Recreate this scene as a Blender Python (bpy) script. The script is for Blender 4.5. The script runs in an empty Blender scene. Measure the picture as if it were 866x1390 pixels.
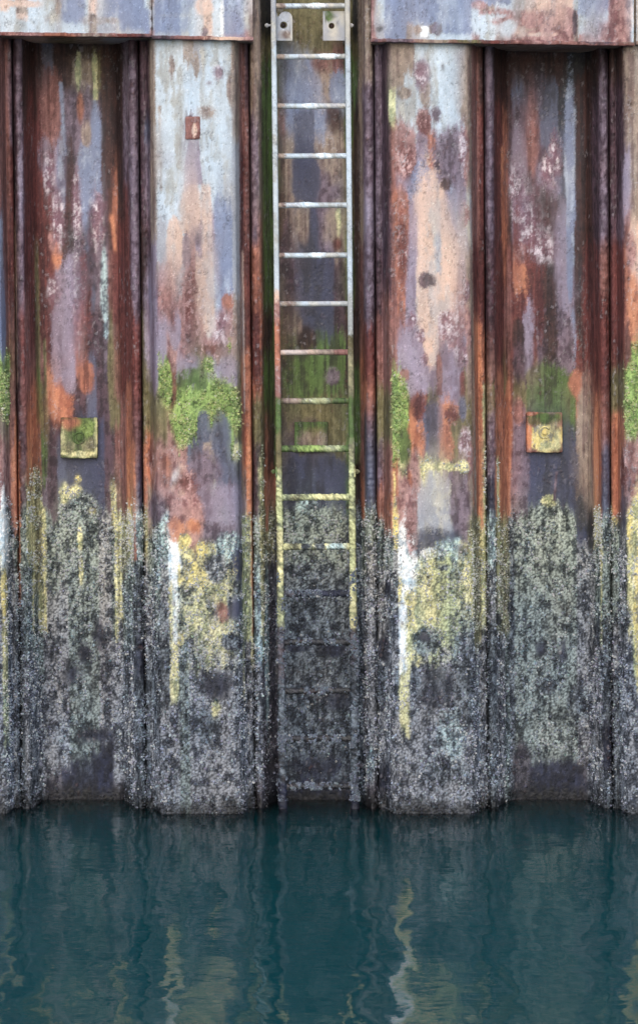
import bpy, bmesh, math, re
import numpy as np

# ------------------------------------------------------------------ camera, world, sun
scene = bpy.context.scene
S = 265.0          # picture units per metre on the front plane of the wall
CX = 433.0
D = 14.0           # distance camera - front plane
H = 2.6            # eye height above the water
YH = 1105.0 - S*H

cam_d = bpy.data.cameras.new('camera')
cam = bpy.data.objects.new('camera', cam_d)
scene.collection.objects.link(cam)
cam.location = (0, -D, H)
cam.rotation_euler = (math.radians(90), 0, 0)
cam_d.sensor_fit = 'HORIZONTAL'
cam_d.sensor_width = 36.0
WID = 866.0/S
cam_d.lens = 36.0*D/WID
cam_d.shift_y = ((1105.0-695.0)/S - H)/WID
cam_d.clip_start = 0.1
cam_d.clip_end = 3000
scene.camera = cam

SUN_EL, SUN_ROT = math.radians(33), math.radians(200)
world = bpy.data.worlds.new('World'); scene.world = world
world.use_nodes = True
wn = world.node_tree.nodes; wl = world.node_tree.links
bg = wn['Background']
sky = wn.new('ShaderNodeTexSky'); sky.sky_type = 'NISHITA'; sky.sun_disc = False
sky.sun_elevation = SUN_EL; sky.sun_rotation = SUN_ROT
sky.air_density = 1.0; sky.dust_density = 1.5; sky.ozone_density = 1.0
wl.new(sky.outputs[0], bg.inputs[0]); bg.inputs[1].default_value = 0.14
sun_d = bpy.data.lights.new('sun', 'SUN'); sun_d.energy = 1.5; sun_d.angle = math.radians(55)
sun_d.color = (1.0, 0.97, 0.93)
sun = bpy.data.objects.new('sun', sun_d); scene.collection.objects.link(sun)
# light comes from above, in front of the wall and a little from the left
az = math.radians(-7)
dirv = np.array([math.sin(az)*math.cos(SUN_EL), -math.cos(az)*math.cos(SUN_EL), math.sin(SUN_EL)])
from mathutils import Vector
sun.rotation_euler = Vector(dirv).to_track_quat('Z', 'Y').to_euler()
sky.sun_rotation = math.atan2(dirv[0], dirv[1])
sun.location = (0, -5, 12)
scene.view_settings.view_transform = 'Standard'
scene.view_settings.look = 'None'
scene.view_settings.exposure = 0.46
scene.view_settings.gamma = 1.0
scene.view_settings.use_curve_mapping = False
scene.render.resolution_x = 637; scene.render.resolution_y = 1024

# ------------------------------------------------------------------ noise
rng = np.random.default_rng(7)
TAB = rng.random((16, 256, 256)).astype(np.float32)

def vnoise(x, y, seed=0):
    x = np.asarray(x, np.float32); y = np.asarray(y, np.float32)
    t = TAB[seed % 16]; off = (seed*37) % 256
    xi = np.floor(x).astype(np.int32); yi = np.floor(y).astype(np.int32)
    fx = x-xi; fy = y-yi
    fx = fx*fx*(3-2*fx); fy = fy*fy*(3-2*fy)
    x0 = (xi+off) & 255; x1 = (x0+1) & 255; y0 = (yi+off*3) & 255; y1 = (y0+1) & 255
    a = t[y0, x0]; b = t[y0, x1]; c = t[y1, x0]; d = t[y1, x1]
    return (a+(b-a)*fx)+((c+(d-c)*fx)-(a+(b-a)*fx))*fy

def fbm(x, y, seed=0, o=4, g=0.55):
    s = 0; a = 1; n = 0
    for k in range(o):
        s = s+a*vnoise(x*2**k*1.03, y*2**k*0.97, seed+k*3); n += a; a *= g
    return s/n*2-1                                     # about -1..1

def worley(x, y, seed=0):
    x = np.asarray(x, np.float32); y = np.asarray(y, np.float32)
    xi = np.floor(x).astype(np.int32); yi = np.floor(y).astype(np.int32)
    best = np.full(x.shape, 9.0, np.float32); idv = np.zeros(x.shape, np.float32)
    A = TAB[seed % 16]; B = TAB[(seed+5) % 16]; Cc = TAB[(seed+9) % 16]
    for dx in (-1, 0, 1):
        for dy in (-1, 0, 1):
            cx = (xi+dx) & 255; cy = (yi+dy) & 255
            d = (xi+dx+A[cy, cx]-x)**2+(yi+dy+B[cy, cx]-y)**2
            m = d < best
            best = np.where(m, d, best); idv = np.where(m, Cc[cy, cx], idv)
    return np.sqrt(best), idv

def lin(c):
    c = np.asarray(c, np.float32)/255.0
    return np.where(c <= 0.04045, c/12.92, ((c+0.055)/1.055)**2.4)

def sstep(a, b, x):
    t = np.clip((x-a)/(b-a), 0, 1); return t*t*(3-2*t)

# ------------------------------------------------------------------ surface palette
# code: main colour, second colour, coverage of the second, pattern, thickness mm, relief mm, shell density, roughness
PAL = {
 'A': ((182,195,206), (158,160,158), .30, 'p', 0.0, .25, 0, .50),
 'a': ((158,160,168), (186,182,172), .30, 'p', 0.0, .3, 0, .55),
 'B': ((116,127,156), (150,160,180), .30, 'p', 0.0, .25, 0, .50),
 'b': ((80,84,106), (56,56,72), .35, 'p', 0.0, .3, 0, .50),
 'P': ((138,126,144), (112,96,112), .30, 'p', 0.4, .4, 0, .55),
 'Q': ((114,98,112), (78,62,74), .45, 'f', 1.0, 1.6, 0, .65),
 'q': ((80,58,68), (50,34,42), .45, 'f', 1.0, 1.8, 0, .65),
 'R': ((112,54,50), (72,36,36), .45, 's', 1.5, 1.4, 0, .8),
 'r': ((140,96,90), (104,66,62), .45, 's', 1.5, 1.3, 0, .8),
 'm': ((164,124,120), (116,76,76), .40, 'f', 2.2, 2.2, 0, .8),
 'F': ((116,84,96), (206,192,200), .30, 'f', 2.8, 3.4, 0, .75),
 'f': ((96,50,46), (190,150,146), .26, 'f', 2.8, 3.4, 0, .8),
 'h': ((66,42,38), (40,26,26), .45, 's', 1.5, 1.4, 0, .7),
 'o': ((178,106,80), (124,70,56), .40, 's', 1.8, 1.4, 0, .85),
 'O': ((212,130,90), (166,92,66), .45, 'p', 1.6, 1.0, 0, .85),
 'T': ((208,176,158), (184,168,162), .35, 'p', 0.0, .4, 0, .6),
 't': ((150,132,118), (112,92,86), .40, 's', 0.6, .8, 0, .7),
 'G': ((152,180,92), (98,122,60), .45, 'm', 2.0, 3.0, 0, .9),
 'g': ((80,104,52), (54,62,38), .45, 's', 0.6, .9, 0, .7),
 'e': ((116,108,76), (84,78,52), .45, 's', 0.6, .9, 0, .8),
 'k': ((36,36,42), (54,54,52), .3, 'f', 0.0, 1.2, 0, .6),
 'K': ((50,54,80), (36,38,56), .35, 'p', 0.0, .3, 0, .45),
 'Y': ((222,204,122), (132,132,120), .35, 'f', 2.0, 2.0, .55, .9),
 'C': ((214,208,158), (160,164,126), .40, 'f', 2.0, 2.0, .6, .9),
 'L': ((180,186,142), (120,126,108), .40, 'f', 2.0, 1.8, .7, .9),
 'V': ((146,142,110), (100,98,80), .45, 'f', 1.5, 1.6, .7, .9),
 'w': ((236,240,244), (180,200,215), .40, 'f', 3.0, 2.6, .3, .8),
 'c': ((176,200,206), (96,108,118), .45, 'f', 1.5, 2.0, .85, .8),
 'N': ((146,148,154), (66,70,80), .42, 'f', 1.0, 2.6, 1.0, .8),
 'n': ((134,144,142), (62,70,74), .42, 'f', 1.0, 2.2, 1.0, .8),
 'D': ((116,124,132), (52,58,68), .50, 'f', 0.5, 2.6, .9, .75),
 'd': ((34,38,60), (24,26,40), .50, 'f', 1.5, 3.6, .18, .7),
 'x': ((88,84,92), (48,46,56), .50, 'f', 1.0, 2.8, .5, .75),
}
CODES = list(PAL); CI = {c: i for i, c in enumerate(CODES)}
def tone_down(c, k=.80):
    c = np.asarray(c, np.float32); g = c.mean(-1, keepdims=True); sat = (c.max(-1, keepdims=True)-c.min(-1, keepdims=True))
    return g+(c-g)*np.where(sat > 60, k, .92)
MAIN = lin(tone_down([PAL[c][0] for c in CODES])); SEC = lin(tone_down([PAL[c][1] for c in CODES]))
COV = np.array([PAL[c][2] for c in CODES], np.float32)
PATT = np.array([{'s': 0, 'f': 1, 'm': 2, 'p': 3}[PAL[c][3]] for c in CODES])
THICK = np.array([PAL[c][4] for c in CODES], np.float32)*.001
RELI = np.array([PAL[c][5] for c in CODES], np.float32)*.001
SHELL = np.array([PAL[c][6] for c in CODES], np.float32)
ROUG = np.array([PAL[c][7] for c in CODES], np.float32)
MOSS = np.array([1.0 if c == 'G' else 0 for c in CODES], np.float32)

Y0 = -400; YN = 2000
def parse(run):
    out = np.zeros(YN, np.int32); y = 0
    for c, e in re.findall(r'([A-Za-z])(-?\d+)', run):
        e = min(int(e)-Y0, YN); out[y:e] = CI[c]; last = CI[c]; y = e
    out[y:] = last
    return out

class Stains:
    """Where which coating, rust, growth or painted shade sits: vertical runs plus single patches and streaks."""
    def __init__(self, strips, patches=(), streaks=(), wx=1.6, wy=16.0):
        self.edges = np.array([s[0] for s in strips]+[strips[-1][1]], np.float32)
        self.map = np.array([parse(s[2]) for s in strips])
        self.patches = patches; self.streaks = streaks; self.wx = wx; self.wy = wy
    def look(self, X, Y, U, V, k):
        w1 = fbm(U*14+k*9.1, V*5, 2+k, 4); w2 = fbm(U*75+k*5.3, V*1.7, 5+k, 3)
        w3 = fbm(U*45+k*3.7, V*40, 8+k, 4)
        w5 = fbm(U*130+k, V*100, 9+k, 3, .7)
        xw = X+self.wx*(1.5*w1+1.0*w3+1.3*w5); yw = Y+self.wy*(1.5*w2+0.5*w1+0.45*w3)
        i = np.clip(np.searchsorted(self.edges, xw, side='right')-1, 0, len(self.map)-1)
        j = np.clip((yw-Y0).astype(np.int32), 0, YN-1)
        c = self.map[i, j]
        lo, hi = X.min()-30, X.max()+30
        w4 = fbm(U*28+k*2.2, V*17, 11+k, 4, .65)
        rag = 0.7*w1+0.5*w3+1.0*w4+.75*w5
        for (cx, cy, rx, ry, code, rg) in self.patches:
            if cx+rx < lo or cx-rx > hi: continue
            r = ((X-cx)/rx)**2+((Y-cy)/ry)**2+rg*rag
            c = np.where(r < 1, CI[code], c)
        for (xa, ya, wa, xb, yb, wb, code, rg) in self.streaks:
            if max(xa, xb)+20 < lo or min(xa, xb)-20 > hi: continue
            t = (Y-ya)/(yb-ya)
            xc = xa+(xb-xa)*t; ww = (wa+(wb-wa)*t)/2
            r = np.abs(X-xc)+rg*(3.0*w1+2.0*w3+2.5*w4+2.6*w5)
            tt = t+(0.06*w2+.05*w3)*rg
            c = np.where((r < ww) & (tt > 0) & (tt < 1), CI[code], c)
        return c

def blur(A, su, sv):
    """separable gaussian over a regular grid (first axis = height)"""
    for ax, sg in ((0, sv), (1, su)):
        r = int(sg*2.5)+1; k = np.exp(-.5*(np.arange(-r, r+1)/sg)**2); k /= k.sum()
        if A.shape[ax] <= 2*r: continue
        pw = [(0, 0)]*A.ndim; pw[ax] = (r, r)
        B = np.pad(A, pw, mode='edge'); out = np.zeros_like(A)
        for i, w in enumerate(k):
            sl = [slice(None)]*A.ndim; sl[ax] = slice(i, i+A.shape[ax])
            out += np.float32(w)*B[tuple(sl)]
        A = out
    return A

def evaluate(st, X, Y, U, V, gain=1.0, soft=True):
    """Colour, height, roughness, shell and moss density of every point."""
    U = U.astype(np.float32); V = V.astype(np.float32)
    stn = fbm(U*70, V*2.2, 1, 4); stn2 = fbm(U*160, V*9, 4, 3)
    fl = fbm(U*38, V*26, 3, 5, .62); ms = fbm(U*120, V*120, 6, 3, .7)
    big = fbm(U*5, V*2.2, 9, 4); mid = fbm(U*20, V*7, 15, 4, .6)
    wd, wid = worley(U*85+fl*.35, V*85, 2)
    wd2, wid2 = worley(U*170, V*170+fl*.3, 4)
    wts = (.42, .22, .2, .16)
    F = 0
    for k in range(4):
        c = st.look(X, Y, U, V, k*4)
        feat = np.concatenate([MAIN[c], SEC[c], COV[c][..., None], THICK[c][..., None], RELI[c][..., None], SHELL[c][..., None],
                               ROUG[c][..., None], MOSS[c][..., None], (PATT[c] == 1)[..., None], (PATT[c] == 2)[..., None], (PATT[c] == 3)[..., None]], -1).astype(np.float32)
        F = F+np.float32(wts[k])*feat
    if soft and X.ndim == 2 and min(X.shape) > 30:
        G1 = blur(F, 1.0, 2.5); G2 = blur(F, 6.5, 22.0)
        # some borders are crisp flake edges, most of them are washed out by running water
        a = sstep(-.25, .45, fbm(U*7, V*4, 21, 3))[..., None]; b = sstep(-.1, .5, fbm(U*10, V*3, 17, 3))[..., None]
        hard = np.clip(F[..., 9:10]+F[..., 11:12], 0, 1)
        b = np.maximum(b, .2)*(1-hard)
        hb = blur(hard, 6.5, 22.0); b = b*(.85-.5*hb); a = a*(1-.75*hard)
        F = F*(1-a)+G1*a; F = F*(1-b)+G2*b
    mn, sc_, cov, thick, reli, sh, rou, moss, pf, pm = F[..., 0:3], F[..., 3:6], F[..., 6], F[..., 7], F[..., 8], F[..., 9], F[..., 10], F[..., 11], F[..., 12], F[..., 13]
    sh = sh*sstep(585, 640, Y)
    pp = F[..., 14]; ps = 1-pf-pm-pp
    wash = fbm(U*16+.3*fl, V*3.2, 23, 5, .6)
    n = ps*(.55*stn+.25*stn2+.35*fl+.35*mid)+pp*(1.0*wash+.25*fl+.12*stn)+pf*(.8*fl+.3*stn+.3*ms)+pm*(.6*fl+.8*ms)
    thr = 0.50-1.05*cov
    m = sstep(thr-.22, thr+.25, n)
    col = mn*(1-m)[..., None]+sc_*m[..., None]
    # the colour is darker between shells
    dark = np.clip(sh*1.1, 0, 1)*sstep(.30, .58, wd+.25*fl)*.68
    col = col*(1-dark)[..., None]
    vr = 1+.48*sh*(wid-.5)+(pf+pm)*(.24*ms+.15*stn2)+ps*(.12*stn2+.14*ms+.06*fl)+pp*(.04*stn2+.07*ms+.05*fl)+.13*mid
    col = col*np.clip(vr, .3, 2)[..., None]
    # young shells near the top of the growth are pale and creamy, older ones below are grey and dirty
    age = sstep(690, 900, Y+60*big)
    shc = sh[..., None]*np.float32([1, 1, 1])
    col = col*(1+shc*((1-age)[..., None]*np.float32([.42, .38, .22])-age[..., None]*np.float32([.16, .13, .08])))
    # chips and blisters: a dark lower rim and a paler face
    cw, cid = worley(U*46+fl*.8, V*30+ms*.4, 7)
    chip = (cid > .62)*sstep(-.05, .35, fbm(U*11, V*6, 18, 3))*(1-.8*sh)*(1-.6*moss)
    face = chip*(1-sstep(.28, .36, cw)); rim = chip*sstep(.28, .34, cw)*(1-sstep(.38, .50, cw))
    lum = col.mean(-1, keepdims=True)
    tone = np.where((cid > .8)[..., None], np.float32([.30, .27, .29]), np.float32([.10, .045, .04]))
    col = col+(tone-col)*(face*.34*(1-.65*pp))[..., None]; col = col*(1-.38*rim)[..., None]
    # mottled crust, pits and pale blister edges with glints painted in
    mott = fbm(U*62, V*34, 25, 4, .62); rusty = np.clip(1.15-pp-sh*.8, .25, 1)
    col = col*(1+(.34*rusty+.05)*mott)[..., None]
    pit = sstep(.30, .62, fbm(U*95, V*60, 27, 3))*sstep(-.1, .4, fbm(U*9, V*4, 28, 3))*(1-.7*sh)
    col = col*(1-.45*pit)[..., None]
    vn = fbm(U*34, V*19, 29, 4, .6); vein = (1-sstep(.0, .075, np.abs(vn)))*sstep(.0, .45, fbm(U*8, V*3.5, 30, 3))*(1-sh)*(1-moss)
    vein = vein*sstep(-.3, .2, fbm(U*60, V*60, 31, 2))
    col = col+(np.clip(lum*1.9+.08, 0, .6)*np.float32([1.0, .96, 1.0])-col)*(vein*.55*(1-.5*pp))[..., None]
    hgt = thick+.0016*vein-.0016*pit+.0009*mott*rusty+reli*((ps+pp)*(.55*stn2+.5*fl+.3*ms)+pf*(1.0*fl+.35*ms)+pm*(.7*fl+1.2*ms))
    hgt = hgt-.0035*sh*sstep(.15, .6, wd)-.0012*sh*wd2+.0014*face-.0006*rim
    col = col*(1+.20*big)[..., None]*(1+.10*fbm(U*18, V*9, 11, 3))[..., None]
    hd = fbm(U*9, V*3.1, 12, 3)
    col[..., 0] *= 1+.09*hd; col[..., 2] *= 1-.09*hd
    sp = vnoise(U*430, V*430, 13)
    sc = sstep(.84, .97, sp)[..., None]
    col = col+(np.clip(col*1.9+.03, 0, .8)-col)*sc*.6
    dk = sstep(.90, .99, vnoise(U*300, V*240, 14)); col = col*(1-.55*dk[..., None])
    return np.clip(col*gain, .004, .92), hgt, rou, sh, moss

# ------------------------------------------------------------------ materials
def surface_material(name, fine=.16, bump=.5, rough_add=0.0, spec=.35, metal=0.0):
    m = bpy.data.materials.new(name); m.use_nodes = True
    n = m.node_tree.nodes; l = m.node_tree.links
    b = n['Principled BSDF']
    at = n.new('ShaderNodeAttribute'); at.attribute_name = 'coat'
    ar = n.new('ShaderNodeAttribute'); ar.attribute_name = 'gloss'
    tc = n.new('ShaderNodeTexCoord')
    mp = n.new('ShaderNodeMapping'); mp.inputs['Scale'].default_value = (1, 1, .45)
    l.new(tc.outputs['Object'], mp.inputs[0])
    n1 = n.new('ShaderNodeTexNoise'); n1.inputs['Scale'].default_value = 260; n1.inputs['Detail'].default_value = 5
    n1.inputs['Roughness'].default_value = .65
    n2 = n.new('ShaderNodeTexNoise'); n2.inputs['Scale'].default_value = 60; n2.inputs['Detail'].default_value = 6
    l.new(mp.outputs[0], n1.inputs['Vector']); l.new(tc.outputs['Object'], n2.inputs['Vector'])
    mr = n.new('ShaderNodeMapRange'); mr.inputs['From Min'].default_value = .25; mr.inputs['From Max'].default_value = .75
    mr.inputs['To Min'].default_value = 1-fine; mr.inputs['To Max'].default_value = 1+fine
    l.new(n1.outputs['Fac'], mr.inputs['Value'])
    hs = n.new('ShaderNodeVectorMath'); hs.operation = 'SCALE'
    l.new(at.outputs['Color'], hs.inputs[0]); l.new(mr.outputs[0], hs.inputs['Scale'])
    l.new(hs.outputs[0], b.inputs['Base Color'])
    ma = n.new('ShaderNodeMath'); ma.operation = 'MULTIPLY_ADD'
    ma.inputs[1].default_value = .25
    l.new(n2.outputs['Fac'], ma.inputs[0]); 
    mb = n.new('ShaderNodeMath'); mb.operation = 'ADD'; mb.inputs[1].default_value = rough_add-.12
    l.new(ar.outputs['Fac'], mb.inputs[0]); l.new(mb.outputs[0], ma.inputs[2])
    l.new(ma.outputs[0], b.inputs['Roughness'])
    bp = n.new('ShaderNodeBump'); bp.inputs['Strength'].default_value = bump; bp.inputs['Distance'].default_value = .003
    ad = n.new('ShaderNodeMath'); ad.operation = 'ADD'
    l.new(n1.outputs['Fac'], ad.inputs[0]); l.new(n2.outputs['Fac'], ad.inputs[1])
    l.new(ad.outputs[0], bp.inputs['Height']); l.new(bp.outputs[0], b.inputs['Normal'])
    b.inputs['Specular IOR Level'].default_value = spec
    b.inputs['Metallic'].default_value = metal
    return m

M_STEEL = surface_material('weathered_steel', .16, .45)
M_GALV = surface_material('galvanised_steel', .12, .35, 0, .5, .0)
M_SHELL = surface_material('barnacle_shell', .2, .4)
M_MOSS = surface_material('green_algae', .3, .4)

# ------------------------------------------------------------------ mesh helpers
def link(o, parent=None):
    scene.collection.objects.link(o)
    if parent is not None: o.parent = parent
    return o

def tag(o, label=None, cat=None, group=None, kind=None):
    if label: o['label'] = label
    if cat: o['category'] = cat
    if group: o['group'] = group
    if kind: o['kind'] = kind
    return o

def empty(name, loc=(0, 0, 0)):
    o = bpy.data.objects.new(name, None); o.location = loc; o.empty_display_size = .1
    return link(o)

def mesh_np(name, co, faces, col, rou, mat, parent=None, smooth=True, origin=(0, 0, 0)):
    """faces: (n,k) int array, k = 3 or 4"""
    me = bpy.data.meshes.new(name)
    co = np.asarray(co, np.float32).reshape(-1, 3)-np.asarray(origin, np.float32)
    faces = np.asarray(faces, np.int32); nf, k = faces.shape
    me.vertices.add(len(co)); me.vertices.foreach_set('co', co.ravel())
    me.loops.add(nf*k); me.loops.foreach_set('vertex_index', faces.ravel())
    me.polygons.add(nf); me.polygons.foreach_set('loop_start', np.arange(0, nf*k, k, dtype=np.int32))
    me.polygons.foreach_set('use_smooth', np.full(nf, smooth))
    me.update(calc_edges=True)
    a = me.attributes.new('coat', 'FLOAT_COLOR', 'POINT')
    rgba = np.ones((len(co), 4), np.float32); rgba[:, :3] = np.asarray(col).reshape(-1, 3)
    a.data.foreach_set('color', rgba.ravel())
    g = me.attributes.new('gloss', 'FLOAT', 'POINT')
    g.data.foreach_set('value', np.broadcast_to(np.asarray(rou, np.float32).reshape(-1), (len(co),)).copy())
    me.materials.append(mat)
    o = bpy.data.objects.new(name, me); o.location = origin
    return link(o, parent)

def grid_faces(nv, nu, wrap=False, flip=False):
    i = np.arange(nv*nu).reshape(nv, nu)
    if wrap: i = np.concatenate([i, i[:, :1]], 1)
    f = np.stack([i[:-1, :-1], i[:-1, 1:], i[1:, 1:], i[1:, :-1]], -1).reshape(-1, 4)
    return f[:, ::-1] if flip else f

def grid_normals(P):
    du = np.gradient(P, axis=1); dv = np.gradient(P, axis=0)
    n = np.cross(du, dv); n /= np.linalg.norm(n, axis=-1, keepdims=True)+1e-9
    return n

# photograph units on the wall <-> metres
def lean(px, py):
    return (py-600.0)/1000.0*np.interp(px, [0, 511, 900], [13.0, 6.0, 5.5])
def z_to_py(z, d):
    return YH+(H-z)*S*D/(D+d)
def py_to_z(py, d):
    return H-(py-YH)/S*(D+d)/D
def px_to_x(px, d):
    return (px-CX)/S*(D+d)/D

# ------------------------------------------------------------------ the sheet piles
LOCKS = [-127, 23, 194, 342, 511, 659, 829, 977]
DB = 0.40

def front_profile(a, b):
    h = [(0, .235), (0.5, .190), (2.0, .160), (6, .150), (9, .160), (11, .140), (15, .060), (19, .012), (24, .0)]
    L = [(a+x, d) for x, d in h]; R = [(b-x, d) for x, d in reversed(h)]
    return L+[((a+b)/2, -.004)]+R
def back_profile(a, b):
    h = [(-4, .245), (1.0, .235), (1.8, .175), (4, .148), (8, .140), (12, .150), (14.5, .180), (17, .235), (25, .330), (31, .385), (38, .400)]
    L = [(a+x, d) for x, d in h]; R = [(b-x, d) for x, d in reversed(h)]
    return L+[((a+b)/2, .404)]+R

def resample(prof, step):
    p = np.array(prof, np.float64); q = np.stack([(p[:, 0])/S, p[:, 1]], 1)
    seg = np.r_[0, np.cumsum(np.linalg.norm(np.diff(q, axis=0), axis=1))]
    n = int(seg[-1]/step)+1
    s = np.linspace(0, seg[-1], n)
    out = np.stack([np.interp(s, seg, p[:, 0]), np.interp(s, seg, p[:, 1])], 1)
    ker = np.array([1, 2, 3, 2, 1])/9.0
    sm = out.copy()
    for c in range(2):
        pad = np.r_[[out[0, c]]*2, out[:, c], [out[-1, c]]*2]; sm[:, c] = np.convolve(pad, ker, 'valid')
    sm[0] = out[0]; sm[-1] = out[-1]
    return sm, s

ZT, ZB = 4.62, -0.92
STEP = .0048
COLLECT = []       # surface samples for barnacles and algae
def build_pile(k, stains, label, front):
    a, b = LOCKS[k], LOCKS[k+1]
    prof, s = resample(front_profile(a, b) if front else back_profile(a, b), STEP)
    nv = int((ZT-ZB)/STEP)
    z = np.linspace(ZB, ZT, nv)
    PX, Z = np.meshgrid(prof[:, 0], z); Dp = np.broadcast_to(prof[:, 1], PX.shape).copy()
    U, V = np.meshgrid(s+k*3.17, z)
    PY = z_to_py(Z, Dp)
    X = px_to_x(PX+lean(PX, PY), Dp)
    # slow dents of an old pile
    Dp += .004*fbm(U*2.2, V*.9, k, 3)
    P = np.stack([X, Dp, Z], -1)
    N = grid_normals(P)                      # faces the camera (-y)
    if N[..., 1].mean() > 0: N = -N
    # perspective of the recess already in Dp; the paint is looked up in wall units
    col, hg, ro, sh, mo = evaluate(stains, PX, PY, U, V, (1+.2*np.clip(Dp, 0, .4))[..., None])  # colour brightened with depth to offset the shade in the recess
    # ribbed scale on the interlocks
    dl = np.minimum(PX-a, b-PX)
    rib = (sstep(1.5, 4, dl)*(1-sstep(10, 15, dl))) if not front else (sstep(1, 3, dl)*(1-sstep(7, 11, dl)))
    ph = V*2*math.pi/.034+5.0*fbm(U*6, V*7, 3, 3)
    hg = hg+rib*(.0012*np.sin(ph)*sstep(.0, .5, fbm(V*1.3+k, U*2, 7, 2))+.009*fbm(U*40, V*30, 5, 5, .62))
    hg = np.clip(hg, -.012, .014)
    # the lowest hand's breadth is kept wet by the swell
    wet = 1-sstep(.015, .10, V+.05*fbm(U*9, V*3, 22, 4)+.02*fbm(U*60, V*20, 24, 2))
    col = col*(1-.78*wet)[..., None]; ro = ro*(1-.3*wet); sh = sh*(1-.15*wet)
    # keep the hidden hook ends in place
    P = P+N*hg[..., None]
    org = (float(px_to_x((a+b)/2, .2)), 0.0, 0.0)
    o = mesh_np('sheet_pile', P, grid_faces(nv, len(s)), col, ro, M_STEEL, origin=org)
    tag(o, label, 'sheet pile', 'steel sheet piles of the quay wall')
    COLLECT.append((P, N, col, sh, mo))
    return o

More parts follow.
